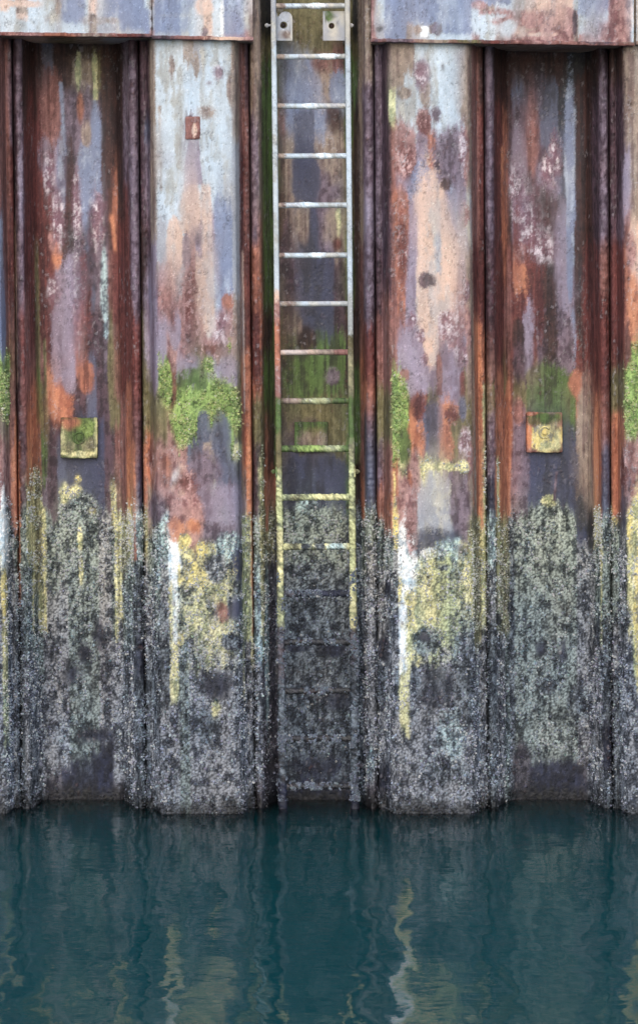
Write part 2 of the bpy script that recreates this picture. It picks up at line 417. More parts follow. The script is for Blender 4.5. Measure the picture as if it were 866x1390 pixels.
N_ = 'N1500'
STR = {  # dark runs atop the recessed piles also paint the shade under the cap
0: [(-200,-115,'R520 o680 V760 N1500'),(-115,0,'A200 a330 m450 P520 G570 t640 o700 C760 N1500'),
    (0,7,'r290 B400 a480 G555 t600 m650 w760 Y840 C930 L1010 N1500'),(7,14,'r330 r480 G560 t620 r690 n760 N1500'),
    (14,18,'r300 R500 r560 O715 N1500'),(18,30,'Q200 R500 r560 O720 n800 D1500')],
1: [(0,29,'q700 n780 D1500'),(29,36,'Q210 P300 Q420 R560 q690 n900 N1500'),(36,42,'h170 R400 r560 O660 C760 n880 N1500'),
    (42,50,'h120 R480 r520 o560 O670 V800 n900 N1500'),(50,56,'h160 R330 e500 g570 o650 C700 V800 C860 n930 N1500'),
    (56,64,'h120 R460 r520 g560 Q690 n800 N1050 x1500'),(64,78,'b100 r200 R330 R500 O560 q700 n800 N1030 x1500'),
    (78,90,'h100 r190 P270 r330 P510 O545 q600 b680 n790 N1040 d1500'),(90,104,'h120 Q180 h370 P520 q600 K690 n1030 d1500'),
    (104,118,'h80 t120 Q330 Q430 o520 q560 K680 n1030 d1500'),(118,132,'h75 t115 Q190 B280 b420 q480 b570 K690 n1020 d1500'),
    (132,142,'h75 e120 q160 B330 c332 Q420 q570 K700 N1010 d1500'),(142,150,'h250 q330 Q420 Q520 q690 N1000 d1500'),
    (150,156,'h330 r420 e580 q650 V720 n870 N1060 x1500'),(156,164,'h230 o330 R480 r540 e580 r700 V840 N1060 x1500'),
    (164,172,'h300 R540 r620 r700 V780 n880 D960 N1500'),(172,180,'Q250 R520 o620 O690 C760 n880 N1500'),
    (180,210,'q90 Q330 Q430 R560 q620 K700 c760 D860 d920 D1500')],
2: [(180,200,'q300 h420 e520 e600 o690 V760 N900 D1500'),(200,208,'q160 b190 Q300 q400 e590 o660 t720 n800 N1500'),
    (208,216,'t170 t330 P530 e600 m690 n740 n860 D940 N1500'),(216,228,'A200 A290 a360 m430 P490 G540 e600 m690 c760 N900 D960 N1500'),
    (228,240,'A330 a360 m380 P460 m500 R560 m590 m650 m720 w790 C900 C950 N1500'),(240,254,'A330 a400 m480 P510 g530 G600 m690 m730 Y755 n1500'),
    (254,268,'t90 A160 Q330 m490 P520 G590 b640 m690 m745 Y768 n830 N1500'),(268,282,'a100 A290 P350 T430 m480 g560 b650 Q745 Y765 n850 N960 D1010 N1500'),
    (282,294,'A280 P330 a460 m470 P510 G560 b600 a700 Q745 C770 n800 N960 D1010 N1500'),(294,306,'A260 B430 m490 P520 G560 b660 Q740 n800 C840 N1500'),
    (306,318,'A230 a280 B400 m480 P520 G620 b660 Q740 c760 D860 N1500'),(318,328,'t190 a400 t480 e600 b660 Q740 c760 D900 N1500'),
    (328,336,'r200 R480 O640 t700 L870 C950 N1500'),(336,360,'q150 r330 R480 o600 O800 C900 N1500')],
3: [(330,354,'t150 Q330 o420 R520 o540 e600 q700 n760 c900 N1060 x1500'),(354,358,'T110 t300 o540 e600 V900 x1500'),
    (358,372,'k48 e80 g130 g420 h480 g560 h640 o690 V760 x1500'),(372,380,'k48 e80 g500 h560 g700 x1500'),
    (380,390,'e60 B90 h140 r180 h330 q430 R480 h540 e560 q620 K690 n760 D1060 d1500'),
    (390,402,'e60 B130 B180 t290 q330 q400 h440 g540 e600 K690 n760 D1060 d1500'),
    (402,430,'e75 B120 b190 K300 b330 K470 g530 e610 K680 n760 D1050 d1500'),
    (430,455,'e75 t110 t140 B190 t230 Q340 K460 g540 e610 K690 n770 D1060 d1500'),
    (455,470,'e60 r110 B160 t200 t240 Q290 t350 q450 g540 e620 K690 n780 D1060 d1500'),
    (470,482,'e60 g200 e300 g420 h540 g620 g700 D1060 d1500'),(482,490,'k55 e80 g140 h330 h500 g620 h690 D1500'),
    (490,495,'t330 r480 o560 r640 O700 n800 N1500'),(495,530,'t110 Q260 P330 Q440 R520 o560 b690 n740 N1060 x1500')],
4: [(500,521,'Q240 Q330 q430 r520 e600 Q660 o700 n760 N900 D960 N1500'),(521,533,'q400 r430 r530 e600 r670 o720 n770 N1500'),
    (533,540,'t120 C168 r260 r420 r500 G630 O690 Y740 N900 D960 N1500'),
    (540,552,'t120 a165 m240 P270 o420 r450 P500 G620 C640 m720 w780 Y820 w900 C990 N1500'),
    (552,566,'t100 A170 m230 P260 P300 P420 P450 P535 R560 O620 m690 m730 w800 Y850 C880 N1500'),
    (566,580,'A200 Q240 T450 P535 O560 b625 C650 a730 K750 c775 L880 N1500'),
    (580,596,'A180 P250 T480 P530 e560 b625 C640 a720 K750 c770 L900 N1500'),
    (596,610,'A180 P300 T420 m460 P540 O620 C640 Q700 K750 c760 L880 N1500'),
    (610,622,'A170 P260 B330 Q400 m500 P530 O560 e630 Q710 K755 c770 n900 N1500'),
    (622,634,'a110 A170 P290 a330 t380 m450 P500 e560 t640 Q750 n860 N1500'),
    (634,642,'t170 t260 a330 t420 m480 t540 e600 m640 t700 V800 n870 N1500'),
    (642,652,'r170 r330 R430 o520 O690 V780 V880 N1500'),(652,680,'h150 R330 R450 o540 O720 C850 N1500')],
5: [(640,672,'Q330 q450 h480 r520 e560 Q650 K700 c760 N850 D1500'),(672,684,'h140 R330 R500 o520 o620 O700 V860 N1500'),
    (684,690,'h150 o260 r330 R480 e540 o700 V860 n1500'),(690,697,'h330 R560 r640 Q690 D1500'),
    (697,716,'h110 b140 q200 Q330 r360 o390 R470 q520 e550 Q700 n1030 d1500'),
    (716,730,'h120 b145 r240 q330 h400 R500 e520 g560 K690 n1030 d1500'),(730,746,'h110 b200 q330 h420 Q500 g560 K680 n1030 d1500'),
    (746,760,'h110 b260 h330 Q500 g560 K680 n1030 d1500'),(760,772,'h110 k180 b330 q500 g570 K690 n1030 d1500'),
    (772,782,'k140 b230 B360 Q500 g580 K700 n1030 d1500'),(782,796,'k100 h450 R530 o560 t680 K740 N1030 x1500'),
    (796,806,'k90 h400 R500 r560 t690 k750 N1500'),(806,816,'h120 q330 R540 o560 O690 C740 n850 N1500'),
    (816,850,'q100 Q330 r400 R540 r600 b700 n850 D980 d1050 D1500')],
6: [(815,840,'h110 q330 R500 e560 o690 Y710 n850 N920 D1500'),(840,850,'h110 q300 Q330 R500 e560 o640 Q650 K720 N1500'),
    (850,858,'t200 P260 r330 o440 r500 G590 t640 m690 Y740 C860 N1500'),(858,875,'t300 T400 r460 G590 m680 Y760 w800 L920 N1500'),
    (875,960,'A200 a330 m450 P520 G570 t640 o700 C760 N1500'),(960,1000,'R520 o680 V760 N1500')],
}
# single patches: centre x, centre y, radius x, radius y, code, raggedness
PATCH = [
 # second pile (recess, left)
 (72,150,12,52,'r',.6),(66,215,9,30,'P',.8),(92,290,12,82,'h',.9),(89,240,7,50,'B',.8),(119,250,10,60,'B',.9),(136,290,6,60,'P',.9),
 (134,180,6,45,'B',1.),(122,180,7,18,'t',.7),(112,98,4,26,'C',.8),(134,88,4,22,'C',.8),(114,145,5,22,'o',.8),(80,345,7,22,'O',.9),(74,325,6,20,'m',1.1),
 (100,385,13,42,'P',.9),(84,470,13,75,'P',.7),(113,450,8,55,'r',1.),(118,512,11,22,'o',.8),(84,550,16,30,'O',.8),
 (144,395,5,62,'c',1.),(163,390,9,85,'R',.6),(178,450,6,60,'R',.8),(133,450,14,30,'q',1.),(98,240,8,60,'h',1.4),(62,330,6,120,'R',1.),(128,330,6,50,'q',1.3),(118,400,8,60,'R',1.6),(95,520,9,14,'P',.8),
 (102,668,8,9,'C',1.0),(88,672,7,12,'C',1.6),(113,690,20,18,'n',1.4),(106,650,4,4,'Y',1.),(124,693,6,5,'V',1.),
 (107,730,4,18,'C',.5),(108,775,3,18,'C',1.3),(130,860,8,20,'d',1.4),(112,885,9,16,'d',1.4),(93,915,14,14,'d',1.6),(128,1000,24,12,'d',1.2),
 (68,1020,10,30,'N',1.2),(48,660,8,26,'V',1.2),(60,600,5,60,'g',.7),(152,500,5,60,'e',.6),
 # third pile (bulging, left)
 (238,90,4,16,'t',1.4),(271,85,4,18,'t',1.2),(262,170,9,14,'R',.5),(265,215,10,42,'P',.5),(285,152,12,9,'t',1.3),(300,98,5,9,'t',1.2),
 (318,120,6,22,'t',.7),(218,218,8,12,'t',1.2),(235,216,6,8,'Q',1.4),(262,285,13,40,'T',.8),(240,335,11,40,'T',.5),(270,320,10,12,'Q',1.4),
 (256,345,6,28,'Q',.9),(283,400,10,55,'T',.5),(258,400,11,40,'m',.9),(262,450,14,40,'m',.9),(232,400,6,40,'m',.9),(310,410,8,12,'o',.6),
 (304,450,17,30,'m',.8),(285,470,30,12,'m',1.2),(240,445,8,30,'P',.6),(206,440,9,80,'P',.8),(312,505,14,26,'P',.5),(262,490,12,14,'P',.8),
 (228,520,6,34,'G',.7),(284,493,6,14,'G',1.2),(311,465,5,14,'G',1.2),(262,512,18,12,'g',1.0),(248,575,17,28,'G',.8),(277,548,32,18,'G',.9),
 (304,562,22,42,'G',.9),(277,585,9,30,'b',.7),(300,600,15,40,'b',.7),(282,625,9,28,'t',.7),(276,640,22,30,'Q',.9),(322,612,6,12,'C',1.),
 (205,625,9,30,'O',1.2),(240,650,13,14,'T',2.2),(240,648,8,9,'w',2.6),(246,668,6,5,'T',1.4),(225,640,8,20,'o',1.),(300,685,34,28,'P',.7),(262,705,14,30,'m',.9),
 (212,690,12,22,'Q',.7),(236,720,13,16,'O',1.1),(250,733,8,8,'Y',.8),(260,715,9,9,'O',1.4),(236,765,10,24,'w',.9),(238,775,6,12,'Y',.9),
 (232,800,4,12,'Y',1.),(273,744,9,9,'Y',.5),(289,745,5,6,'Y',.9),(253,752,10,7,'C',.9),(327,780,5,5,'Y',1.),(262,770,6,6,'Y',1.),(244,787,6,9,'Y',1.2),
 (310,742,18,16,'c',1.3),(322,765,8,26,'K',1.0),(256,790,14,22,'Y',3.0),(282,785,24,26,'Y',4.2),(296,800,14,24,'C',3.4),(270,840,22,30,'C',4.4),(286,870,24,30,'C',5.0),(241,868,7,10,'Y',.8),(300,830,9,14,'r',1.3),
 (318,826,10,14,'K',1.2),(310,872,12,10,'D',1.2),(293,930,22,18,'d',1.4),(275,985,18,14,'D',1.2),(290,965,6,10,'C',1.5),(205,930,10,60,'D',1.2),
 (218,835,6,20,'D',1.2),(222,890,7,40,'D',1.3),(292,770,14,22,'N',.9),
 # ladder recess
 (388,115,7,38,'h',1.),(440,85,14,12,'r',1.2),(415,120,26,28,'B',.7),(462,120,12,26,'B',.8),(456,162,12,20,'h',1.2),(450,195,5,18,'t',1.8),
 (418,240,20,45,'K',.6),(455,235,8,14,'t',1.8),(456,305,12,22,'t',2.0),(462,300,3,18,'C',2.2),(412,305,16,26,'t',1.),(460,330,6,8,'R',1.),(428,315,7,38,'K',.6),
 (390,350,7,55,'q',1.),(416,460,16,18,'h',.8),(400,440,12,14,'t',1.),(412,515,28,28,'g',.6),(452,510,10,12,'Q',.9),(420,590,34,22,'q',1.),(452,580,20,34,'e',.9),
 (430,640,45,22,'K',.6),(415,690,12,14,'c',1.6),(420,720,40,26,'n',1.1),(370,660,6,26,'o',.9),(425,800,50,30,'D',1.),(450,880,20,12,'d',1.2),
 (455,950,24,14,'d',1.3),(405,880,20,6,'d',1.),(430,1040,35,16,'d',1.2),(420,1080,50,16,'d',1.),(501,1035,4,22,'c',1.6),(360,880,3,120,'c',1.2),(378,900,4,60,'V',1.2),
 # fifth pile (bulging, right)
 (543,90,9,28,'t',.8),(628,78,9,10,'Q',1.),(633,120,8,50,'t',.6),(576,98,12,20,'Q',.8),(604,90,2,4,'h',.6),(580,125,8,26,'t',1.),(552,126,10,9,'t',.8),
 (578,165,11,20,'r',.6),(588,205,9,30,'o',.9),(594,155,7,12,'Q',1.1),(552,205,16,36,'m',.7),(545,270,12,16,'o',.8),(547,320,12,70,'o',.7),
 (612,215,24,38,'Q',1.0),(575,200,8,30,'P',.6),(575,250,20,30,'B',.9),(606,250,8,9,'h',1.3),(583,325,22,100,'T',.8),(602,375,17,70,'T',.9),(570,350,14,60,'T',1.),
 (597,310,8,45,'a',.7),(595,345,3,4,'h',.8),(581,380,11,11,'q',1.0),(634,205,5,40,'m',1.1),(632,290,8,16,'m',1.3),(560,380,6,60,'P',.5),(562,330,6,50,'P',.6),
 (627,385,6,40,'P',.7),(632,395,9,16,'m',1.4),(614,445,18,26,'m',1.1),(572,455,10,9,'Q',1.5),(583,487,10,12,'m',1.4),(625,480,10,24,'m',1.3),(560,445,10,16,'m',1.5),
 (560,490,17,55,'P',.5),(615,510,16,40,'P',.6),(584,440,10,60,'T',.4),(597,505,4,26,'r',.9),(550,510,7,10,'r',1.),(628,520,4,20,'R',1.),(568,552,12,18,'R',1.2),
 (548,560,8,44,'G',.7),(550,605,8,30,'g',.8),(588,585,14,40,'b',.55),(613,565,10,14,'O',1.5),(606,600,10,24,'o',1.3),(570,600,7,26,'O',1.3),
 (625,580,12,20,'e',1.2),(628,555,5,16,'b',.8),(600,634,28,5,'C',1.2),(628,632,8,8,'C',1.4),(560,650,8,10,'O',1.3),(565,640,6,30,'m',1.3),
 (595,695,26,48,'a',.5),(624,690,14,40,'Q',.6),(590,738,36,22,'K',.9),(552,700,6,45,'m',1.2),(549,745,8,40,'w',1.8),(553,760,7,30,'c',1.8),(590,752,20,8,'w',1.6),(605,745,14,12,'c',1.9),(620,735,4,6,'c',1.),
 (562,775,12,10,'w',1.2),(595,785,17,36,'L',1.5),(575,790,12,22,'n',1.5),(552,805,12,17,'Y',1.),(547,850,5,12,'Y',1.),(548,895,6,14,'Y',1.2),(562,895,8,14,'Y',1.6),
 (604,815,24,60,'L',2.2),(572,830,16,50,'C',3.0),(628,790,12,34,'C',3.0),(578,870,20,20,'n',1.),(576,865,8,8,'K',1.3),(590,935,26,24,'d',1.8),(560,925,10,20,'D',1.5),(630,930,14,50,'D',1.3),
 (520,880,6,18,'d',1.2),(525,800,4,12,'d',1.),(635,960,8,30,'D',1.2),(605,1050,30,14,'D',1.6),(612,1000,16,30,'c',1.8),(520,1060,10,26,'d',1.2),(600,770,8,5,'D',1.2),(640,790,3,50,'C',1.),
 # sixth pile (recess, right)
 (706,230,11,60,'P',1.),(726,175,8,60,'r',.9),(756,215,10,34,'Q',1.),(776,200,8,100,'B',.8),(748,255,12,22,'P',1.5),(738,240,8,22,'P',1.4),(716,290,14,30,'P',1.5),
 (740,290,16,38,'h',1.1),(745,330,14,50,'h',.7),(735,320,14,18,'Q',1.5),(707,340,8,20,'m',.8),(710,385,11,26,'O',.7),(709,425,11,30,'O',.4),(708,425,11,30,'R',.8),
 (722,425,7,30,'P',.7),(716,465,9,44,'P',.6),(704,455,9,24,'h',.6),(706,490,8,26,'q',1.),(765,370,13,100,'P',.5),(775,330,5,80,'B',.6),(778,460,5,40,'B',.8),
 (765,470,16,50,'Q',.7),(746,450,12,50,'q',.9),(795,370,14,110,'h',.6),(735,400,12,60,'R',1.4),(790,300,9,120,'h',.9),(800,420,8,80,'R',1.),(748,420,10,70,'h',1.2),(722,330,8,60,'R',1.5),(704,300,6,70,'R',1.4),(690,420,5,90,'r',.8),(686,300,4,80,'o',1.),(748,530,30,34,'g',.8),(783,520,10,18,'o',.8),
 (724,512,9,12,'e',.9),(704,560,8,20,'r',.9),(796,580,12,70,'t',.8),(690,590,5,80,'O',.7),(745,640,46,44,'K',.6),(706,640,12,60,'Q',.8),
 (745,682,9,9,'C',1.4),(745,710,34,22,'n',1.4),(732,880,8,12,'d',1.),(762,885,8,18,'d',1.2),(790,690,10,30,'k',1.0),(796,640,10,40,'t',.7),(811,620,5,70,'O',.6),
 (812,860,6,20,'d',1.2),(820,900,8,30,'D',1.),(785,950,14,26,'D',1.4),(740,930,14,10,'D',1.4),(750,1068,50,30,'d',1.),(705,1040,12,30,'x',1.3),(675,840,4,9,'d',1.),(690,825,3,8,'d',1.),
 # last pile
 (838,640,7,50,'O',.9),(848,650,8,44,'Q',.9),(856,560,8,40,'G',.8),(852,260,7,40,'P',1.),(862,420,8,50,'O',.9),(858,340,7,26,'m',1.),(845,840,9,20,'D',1.3),(856,620,8,22,'m',1.3),
 (864,720,7,60,'C',.9),(864,830,5,90,'Y',1.2),
 # first pile
 (614,445,18,24,'F',1.3),(572,455,11,9,'F',1.6),(583,487,10,11,'F',1.5),(626,478,8,24,'F',1.5),(632,395,9,14,'F',1.5),(581,380,10,10,'q',1.4),(560,438,7,14,'F',1.7),
 (262,400,9,40,'f',1.6),(262,450,12,34,'f',1.7),(304,450,14,24,'F',1.7),(285,474,26,10,'f',1.8),(236,405,6,34,'f',1.6),(288,318,9,9,'F',1.6),(300,97,6,8,'F',1.8),
 (72,235,7,28,'F',1.6),(82,300,9,34,'F',1.8),(136,300,7,46,'F',1.8),(108,280,6,40,'F',2.0),(76,395,8,20,'F',1.7),(106,420,5,60,'F',2.0),
 (704,260,11,34,'F',1.8),(716,305,14,30,'F',1.8),(746,232,10,22,'F',1.9),(738,330,16,22,'F',1.9),(755,205,6,30,'F',2.0),
 (576,98,10,17,'F',1.6),(578,165,9,17,'f',1.4),(630,200,4,34,'F',1.8),(552,215,13,30,'f',1.7),(547,330,8,60,'f',1.9),(556,730,8,30,'f',1.8),
 (613,562,9,12,'f',1.8),(632,600,8,16,'F',1.8),(250,655,14,14,'f',2.0),(206,620,7,22,'f',1.9),(288,112,4,3,'f',1.5),(228,218,7,7,'F',1.6),(846,640,6,30,'f',1.8),
 (6,640,9,40,'m',1.3),(4,730,7,50,'w',1.3),(3,800,5,30,'Y',.9),(10,530,8,45,'G',.8),(16,560,4,60,'r',.8),(5,430,5,70,'B',.7),
]
STREAK = [  # x, y, width at the top; x, y, width at the bottom; code, raggedness
 (113,70,5,112,110,3,'C',.5),(134,70,3,135,135,6,'C',.5),(88,110,5,93,210,5,'B',.7),(131,150,5,137,260,7,'B',.9),(143,340,5,146,460,5,'c',.9),
 (155,290,5,160,340,5,'O',.7),(62,460,4,64,600,4,'e',.6),(46,640,3,42,860,2.5,'C',.6),(58,690,5,59,860,5,'C',.7),(156,660,4,156,870,4,'C',.8),(163,690,3,162,840,3,'C',.8),
 (181,600,3,182,760,4,'O',.6),(26,600,2.5,24,820,2.5,'O',.6),(212,330,6,210,480,5,'P',.6),(221,140,3,222,260,3,'t',.8),(266,190,16,268,250,22,'P',.5),
 (258,190,3,250,240,3,'A',.6),(276,190,3,281,250,3,'A',.6),(236,745,10,236,870,4,'w',1.9),(236,880,7,235,948,7,'C',.9),(215,720,3,213,800,3,'c',.8),
 (331,340,3,332,560,3,'T',.4),(336,560,5,337,700,5,'O',.4),(341,660,3,341,860,2.5,'o',.4),(334,700,12,333,870,10,'L',.5),(334,870,10,334,1000,9,'N',.8),
 (245,300,14,240,350,10,'T',.5),(283,250,12,286,450,16,'T',.5),(302,270,16,305,390,20,'B',.5),(277,560,6,276,600,16,'b',.7),(298,560,6,300,610,26,'b',.7),
 (552,860,9,550,1000,5,'C',1.0),(545,715,6,553,800,16,'w',2.0),(546,800,5,546,915,6,'w',1.6),(535,640,3,537,745,6,'Y',.7),(533,120,5,533,165,5,'C',.5),
 (578,238,4,580,300,26,'T',.9),(600,255,6,610,335,30,'T',.9),(610,335,30,608,420,24,'T',.9),(583,400,22,588,500,10,'T',1.2),(566,290,5,562,350,9,'P',1.2),(598,270,5,596,370,9,'a',1.2),(640,330,3,645,700,4,'t',.5),(650,440,9,652,700,10,'O',.5),(657,520,3,658,830,3,'C',.5),
 (596,480,5,597,535,7,'r',.8),(675,620,3,676,830,3,'C',.5),(683,200,3,685,330,4,'O',.8),(689,520,4,690,700,6,'O',.5),(755,640,3,752,680,3,'Q',.4),(812,560,7,811,690,5,'O',.5),(815,720,2.5,815,880,2,'C',.6),
 (779,140,5,780,300,6,'B',.6),(362,560,4,361,720,4,'o',.6),(354,620,2.5,354,860,2,'C',1.4),(839,560,8,836,700,10,'O',.7),(24,300,2,24,520,2,'T',.5),
]
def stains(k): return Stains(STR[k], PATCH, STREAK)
LBL = {
 0: 'rusty bulging sheet pile cut off by the left edge, with yellow lichen',
 1: 'purple and red rusted recessed sheet pile behind the mossy green square plate',
 2: 'pale blue painted bulging sheet pile with a bright green moss patch',
 3: 'recessed sheet pile with green algae streaks directly behind the ladder',
 4: 'bulging sheet pile with peach and lilac paint stains and white growth',
 5: 'dark recessed sheet pile right of the ladder behind the yellow square plate',
 6: 'bulging rusty sheet pile cut off by the right edge beside the yellow square plate',
}
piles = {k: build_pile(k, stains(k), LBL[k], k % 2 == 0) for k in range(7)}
# neighbours out of the picture on both sides: same wall going on
per = (piles[5].location.x-piles[3].location.x)
wall_ext = [(2, -2*per), (1, -1*per-.03), (3, 2*per), (4, 2*per), (5, 2*per-.0), (2, -3*per), (5, -5*per), (4, 3*per)]
def ext(src, x):
    c = piles[src].copy(); c.location.x = x; link(c)
    tag(c, 'rusty sheet pile of the quay wall outside the picture', 'sheet pile', 'sheet piles outside the picture')
x5, x6, x0, x1 = (piles[i].location.x for i in (5, 6, 0, 1))
ext(3, x5+per); ext(2, x6+per); ext(5, x5+2*per)
ext(5, x1-per); ext(4, x0-per); ext(1, x1-2*per)

# ------------------------------------------------------------------ barnacles and algae scattered on the piles
def scatter(name, which, count, rmin, rmax, mat, sides, label, cat, gain, z0=-.06):
    P = []; Nn = []; C = []; Wt = []
    for (p, n, c, sh, mo) in COLLECT:
        w = (sh if which == 'shell' else mo).copy()
        z = p[..., 2]; w[z < z0] = 0
        xs = p[..., 0]; w[(xs < -2.1) | (xs > 2.1)] = 0
        cl = fbm(p[..., 0]*9, z*9, 10, 4)
        hole = .75*fbm(p[..., 0]*46, z*40, 19, 3)+.45*fbm(p[..., 0]*13, z*8, 21, 3)
        w *= np.clip(.85+cl*1.1, .05, 1.3)*sstep(-.16, .04, hole)
        P.append(p.reshape(-1, 3)); Nn.append(n.reshape(-1, 3)); C.append(c.reshape(-1, 3)); Wt.append(w.ravel())
    P = np.concatenate(P); Nn = np.concatenate(Nn); C = np.concatenate(C); Wt = np.concatenate(Wt).astype(np.float64)
    Wt[Wt < .12] = 0
    idx = rng.choice(len(P), size=count, replace=True, p=Wt/Wt.sum())
    p = P[idx]+rng.normal(0, .0015, (count, 3)); n = Nn[idx]; c = C[idx]
    a = np.cross(n, np.array([0, 0, 1.0])); a /= np.linalg.norm(a, axis=1, keepdims=True)+1e-9
    b = np.cross(n, a)
    r = (rmin+(rmax-rmin)*rng.random(count)**2.2)[:, None]
    ph = rng.random(count)*6.28
    hgt = r*rng.uniform(.5, 1.1, (count, 1))
    tilt = a*rng.normal(0, .25, (count, 1))+b*rng.normal(0, .25, (count, 1))
    ring = lambda rr, hh: [p+a*(np.cos(ph+k*6.2832/sides)[:, None]*rr*sq)+b*(np.sin(ph+k*6.2832/sides)[:, None]*rr)+(n+tilt)*hh for k in range(sides)]
    sq = rng.uniform(.75, 1.2, (count, 1))
    v = ring(r, -.0015)+ring(r*.52, hgt)+[p+n*(hgt*.35)]
    nvv = 2*sides+1
    co = np.stack(v, 1)
    base = (np.arange(count)*nvv)[:, None]
    f = []
    for k in range(sides):
        k2 = (k+1) % sides
        f.append(np.concatenate([base+k, base+k2, base+sides+k2], 1)); f.append(np.concatenate([base+k, base+sides+k2, base+sides+k], 1))
        f.append(np.concatenate([base+sides+k, base+sides+k2, base+2*sides], 1))
    f = np.concatenate(f)
    # shell colour: the local growth colour, whiter, each its own tone
    lum = c.mean(1, keepdims=True)
    cc = (c*.72+lum*.28*np.array([.96, 1.0, 1.08]))*gain*rng.lognormal(0, .22 if which == 'shell' else .20, (count, 1))+rng.uniform(.0, .035, (count, 1))
    cc *= (1+rng.normal(0, .05, (count, 3)))*(np.array([.94, .98, 1.06]) if which == 'shell' else np.array([1.02, 1.0, .8]))
    if which == 'shell': cc = np.where(rng.random((count, 1)) < .015, .42, cc)
    cc = np.clip(cc, .01, .52)
    col = np.repeat(cc[:, None, :], nvv, 1).astype(np.float32)
    col[:, :sides] *= .75; col[:, -1] *= .28 if which == 'shell' else .8
    o = mesh_np(name, co, f, col, .8, mat, smooth=False)
    tag(o, label, cat, kind='stuff')
    return o
# ------------------------------------------------------------------ capping plates
def box_grid(name, x0, x1, y0, y1, z0, z1, st, mat, parent=None, step=.006, faces='front', slope=0.0, origin=(0, 0, 0), rel=1.0, edge=.0):
    """A closed box whose six sides are fine grids coloured and roughened by the stains."""
    cos = []; cols = []; rous = []; fs = []; base = 0
    def side(o, u, v, lu, lv, n):
        nonlocal base
        nu = max(2, int(lu/step)+1); nv = max(2, int(lv/step)+1)
        a, b = np.meshgrid(np.linspace(0, 1, nu), np.linspace(0, 1, nv))
        P = np.array(o)+a[..., None]*np.array(u)+b[..., None]*np.array(v)
        P[..., 2] += slope*(P[..., 0]-x0)
        PY = z_to_py(P[..., 2], P[..., 1]); PX = P[..., 0]*S*D/(D+P[..., 1])+CX
        U = P[..., 0]+P[..., 1]*.93; V = P[..., 2]+P[..., 1]*.31
        col, hg, ro, sh, mo = evaluate(st, PX, PY, U, V)
        e = np.minimum(np.minimum(a, 1-a)*lu, np.minimum(b, 1-b)*lv)
        P = P+np.array(n)*(hg*rel*sstep(0, .008, e))[..., None]
        # all sides share the same edge jitter so that they stay closed
        J = .0012*rel
        P[..., 0] += J*fbm(P[..., 2]*40, P[..., 1]*40, 3, 2); P[..., 2] += J*fbm(P[..., 0]*35, P[..., 1]*35, 4, 2)*2
        cos.append(P.reshape(-1, 3)); cols.append(col.reshape(-1, 3)); rous.append(ro.ravel()); fs.append(grid_faces(nv, nu)+base); base += nu*nv
    dx, dy, dz = x1-x0, y1-y0, z1-z0
    side((x0, y0, z0), (dx, 0, 0), (0, 0, dz), dx, dz, (0, -1, 0))
    side((x1, y1, z0), (-dx, 0, 0), (0, 0, dz), dx, dz, (0, 1, 0))
    side((x1, y0, z0), (0, dy, 0), (0, 0, dz), dy, dz, (1, 0, 0))
    side((x0, y1, z0), (0, -dy, 0), (0, 0, dz), dy, dz, (-1, 0, 0))
    side((x0, y1, z0), (dx, 0, 0), (0, -dy, 0), dx, dy, (0, 0, -1))
    side((x0, y0, z1), (dx, 0, 0), (0, dy, 0), dx, dy, (0, 0, 1))
    return mesh_np(name, np.concatenate(cos), np.concatenate(fs), np.concatenate(cols), np.concatenate(rous), mat, parent, origin=origin)

CAPS = [(-700,-140,'A60'),(-140,0,'A60'),(0,12,'T14 A44 P60'),(12,22,'A60'),(22,38,'t18 T26 A60'),(38,60,'A60'),(60,76,'A20 a30 A60'),(76,84,'t20 a60'),(84,115,'B30 A60'),(115,120,'A60'),
        (120,132,'T18 t60'),(132,140,'A14 A26 a60'),(140,160,'B22 A30 a60'),(160,196,'B40 a60'),(196,203,'A12 B60'),(203,209,'t10 a40 m60'),(209,258,'B44 a60'),(258,266,'B8 A60'),(266,272,'A10 A60'),
        (272,288,'T12 t22 T60'),(288,300,'A60'),(300,304,'w60'),(304,332,'B46 P60'),(332,338,'a40 m60'),(338,400,'T20 t60'),
        (480,512,'m60'),(512,522,'A30 a60'),(522,552,'B60'),(552,560,'B30 t60'),(560,582,'B33 a60'),(582,600,'B32 t44 A60'),(600,640,'B46 A60'),(640,650,'B10 A46 m60'),
        (650,672,'B6 t12 m18 A60'),(672,694,'B6 A12 m20 A50 m60'),(694,712,'A12 m46 m60'),(712,740,'T12 m30 t44 m60'),(740,778,'T14 m46 m60'),(778,784,'A12 t60'),(784,812,'B20 A46 m60'),
        (812,826,'B14 A28 m60'),(826,857,'m60'),(857,864,'w60'),(864,900,'t60'),(900,1600,'A60')]
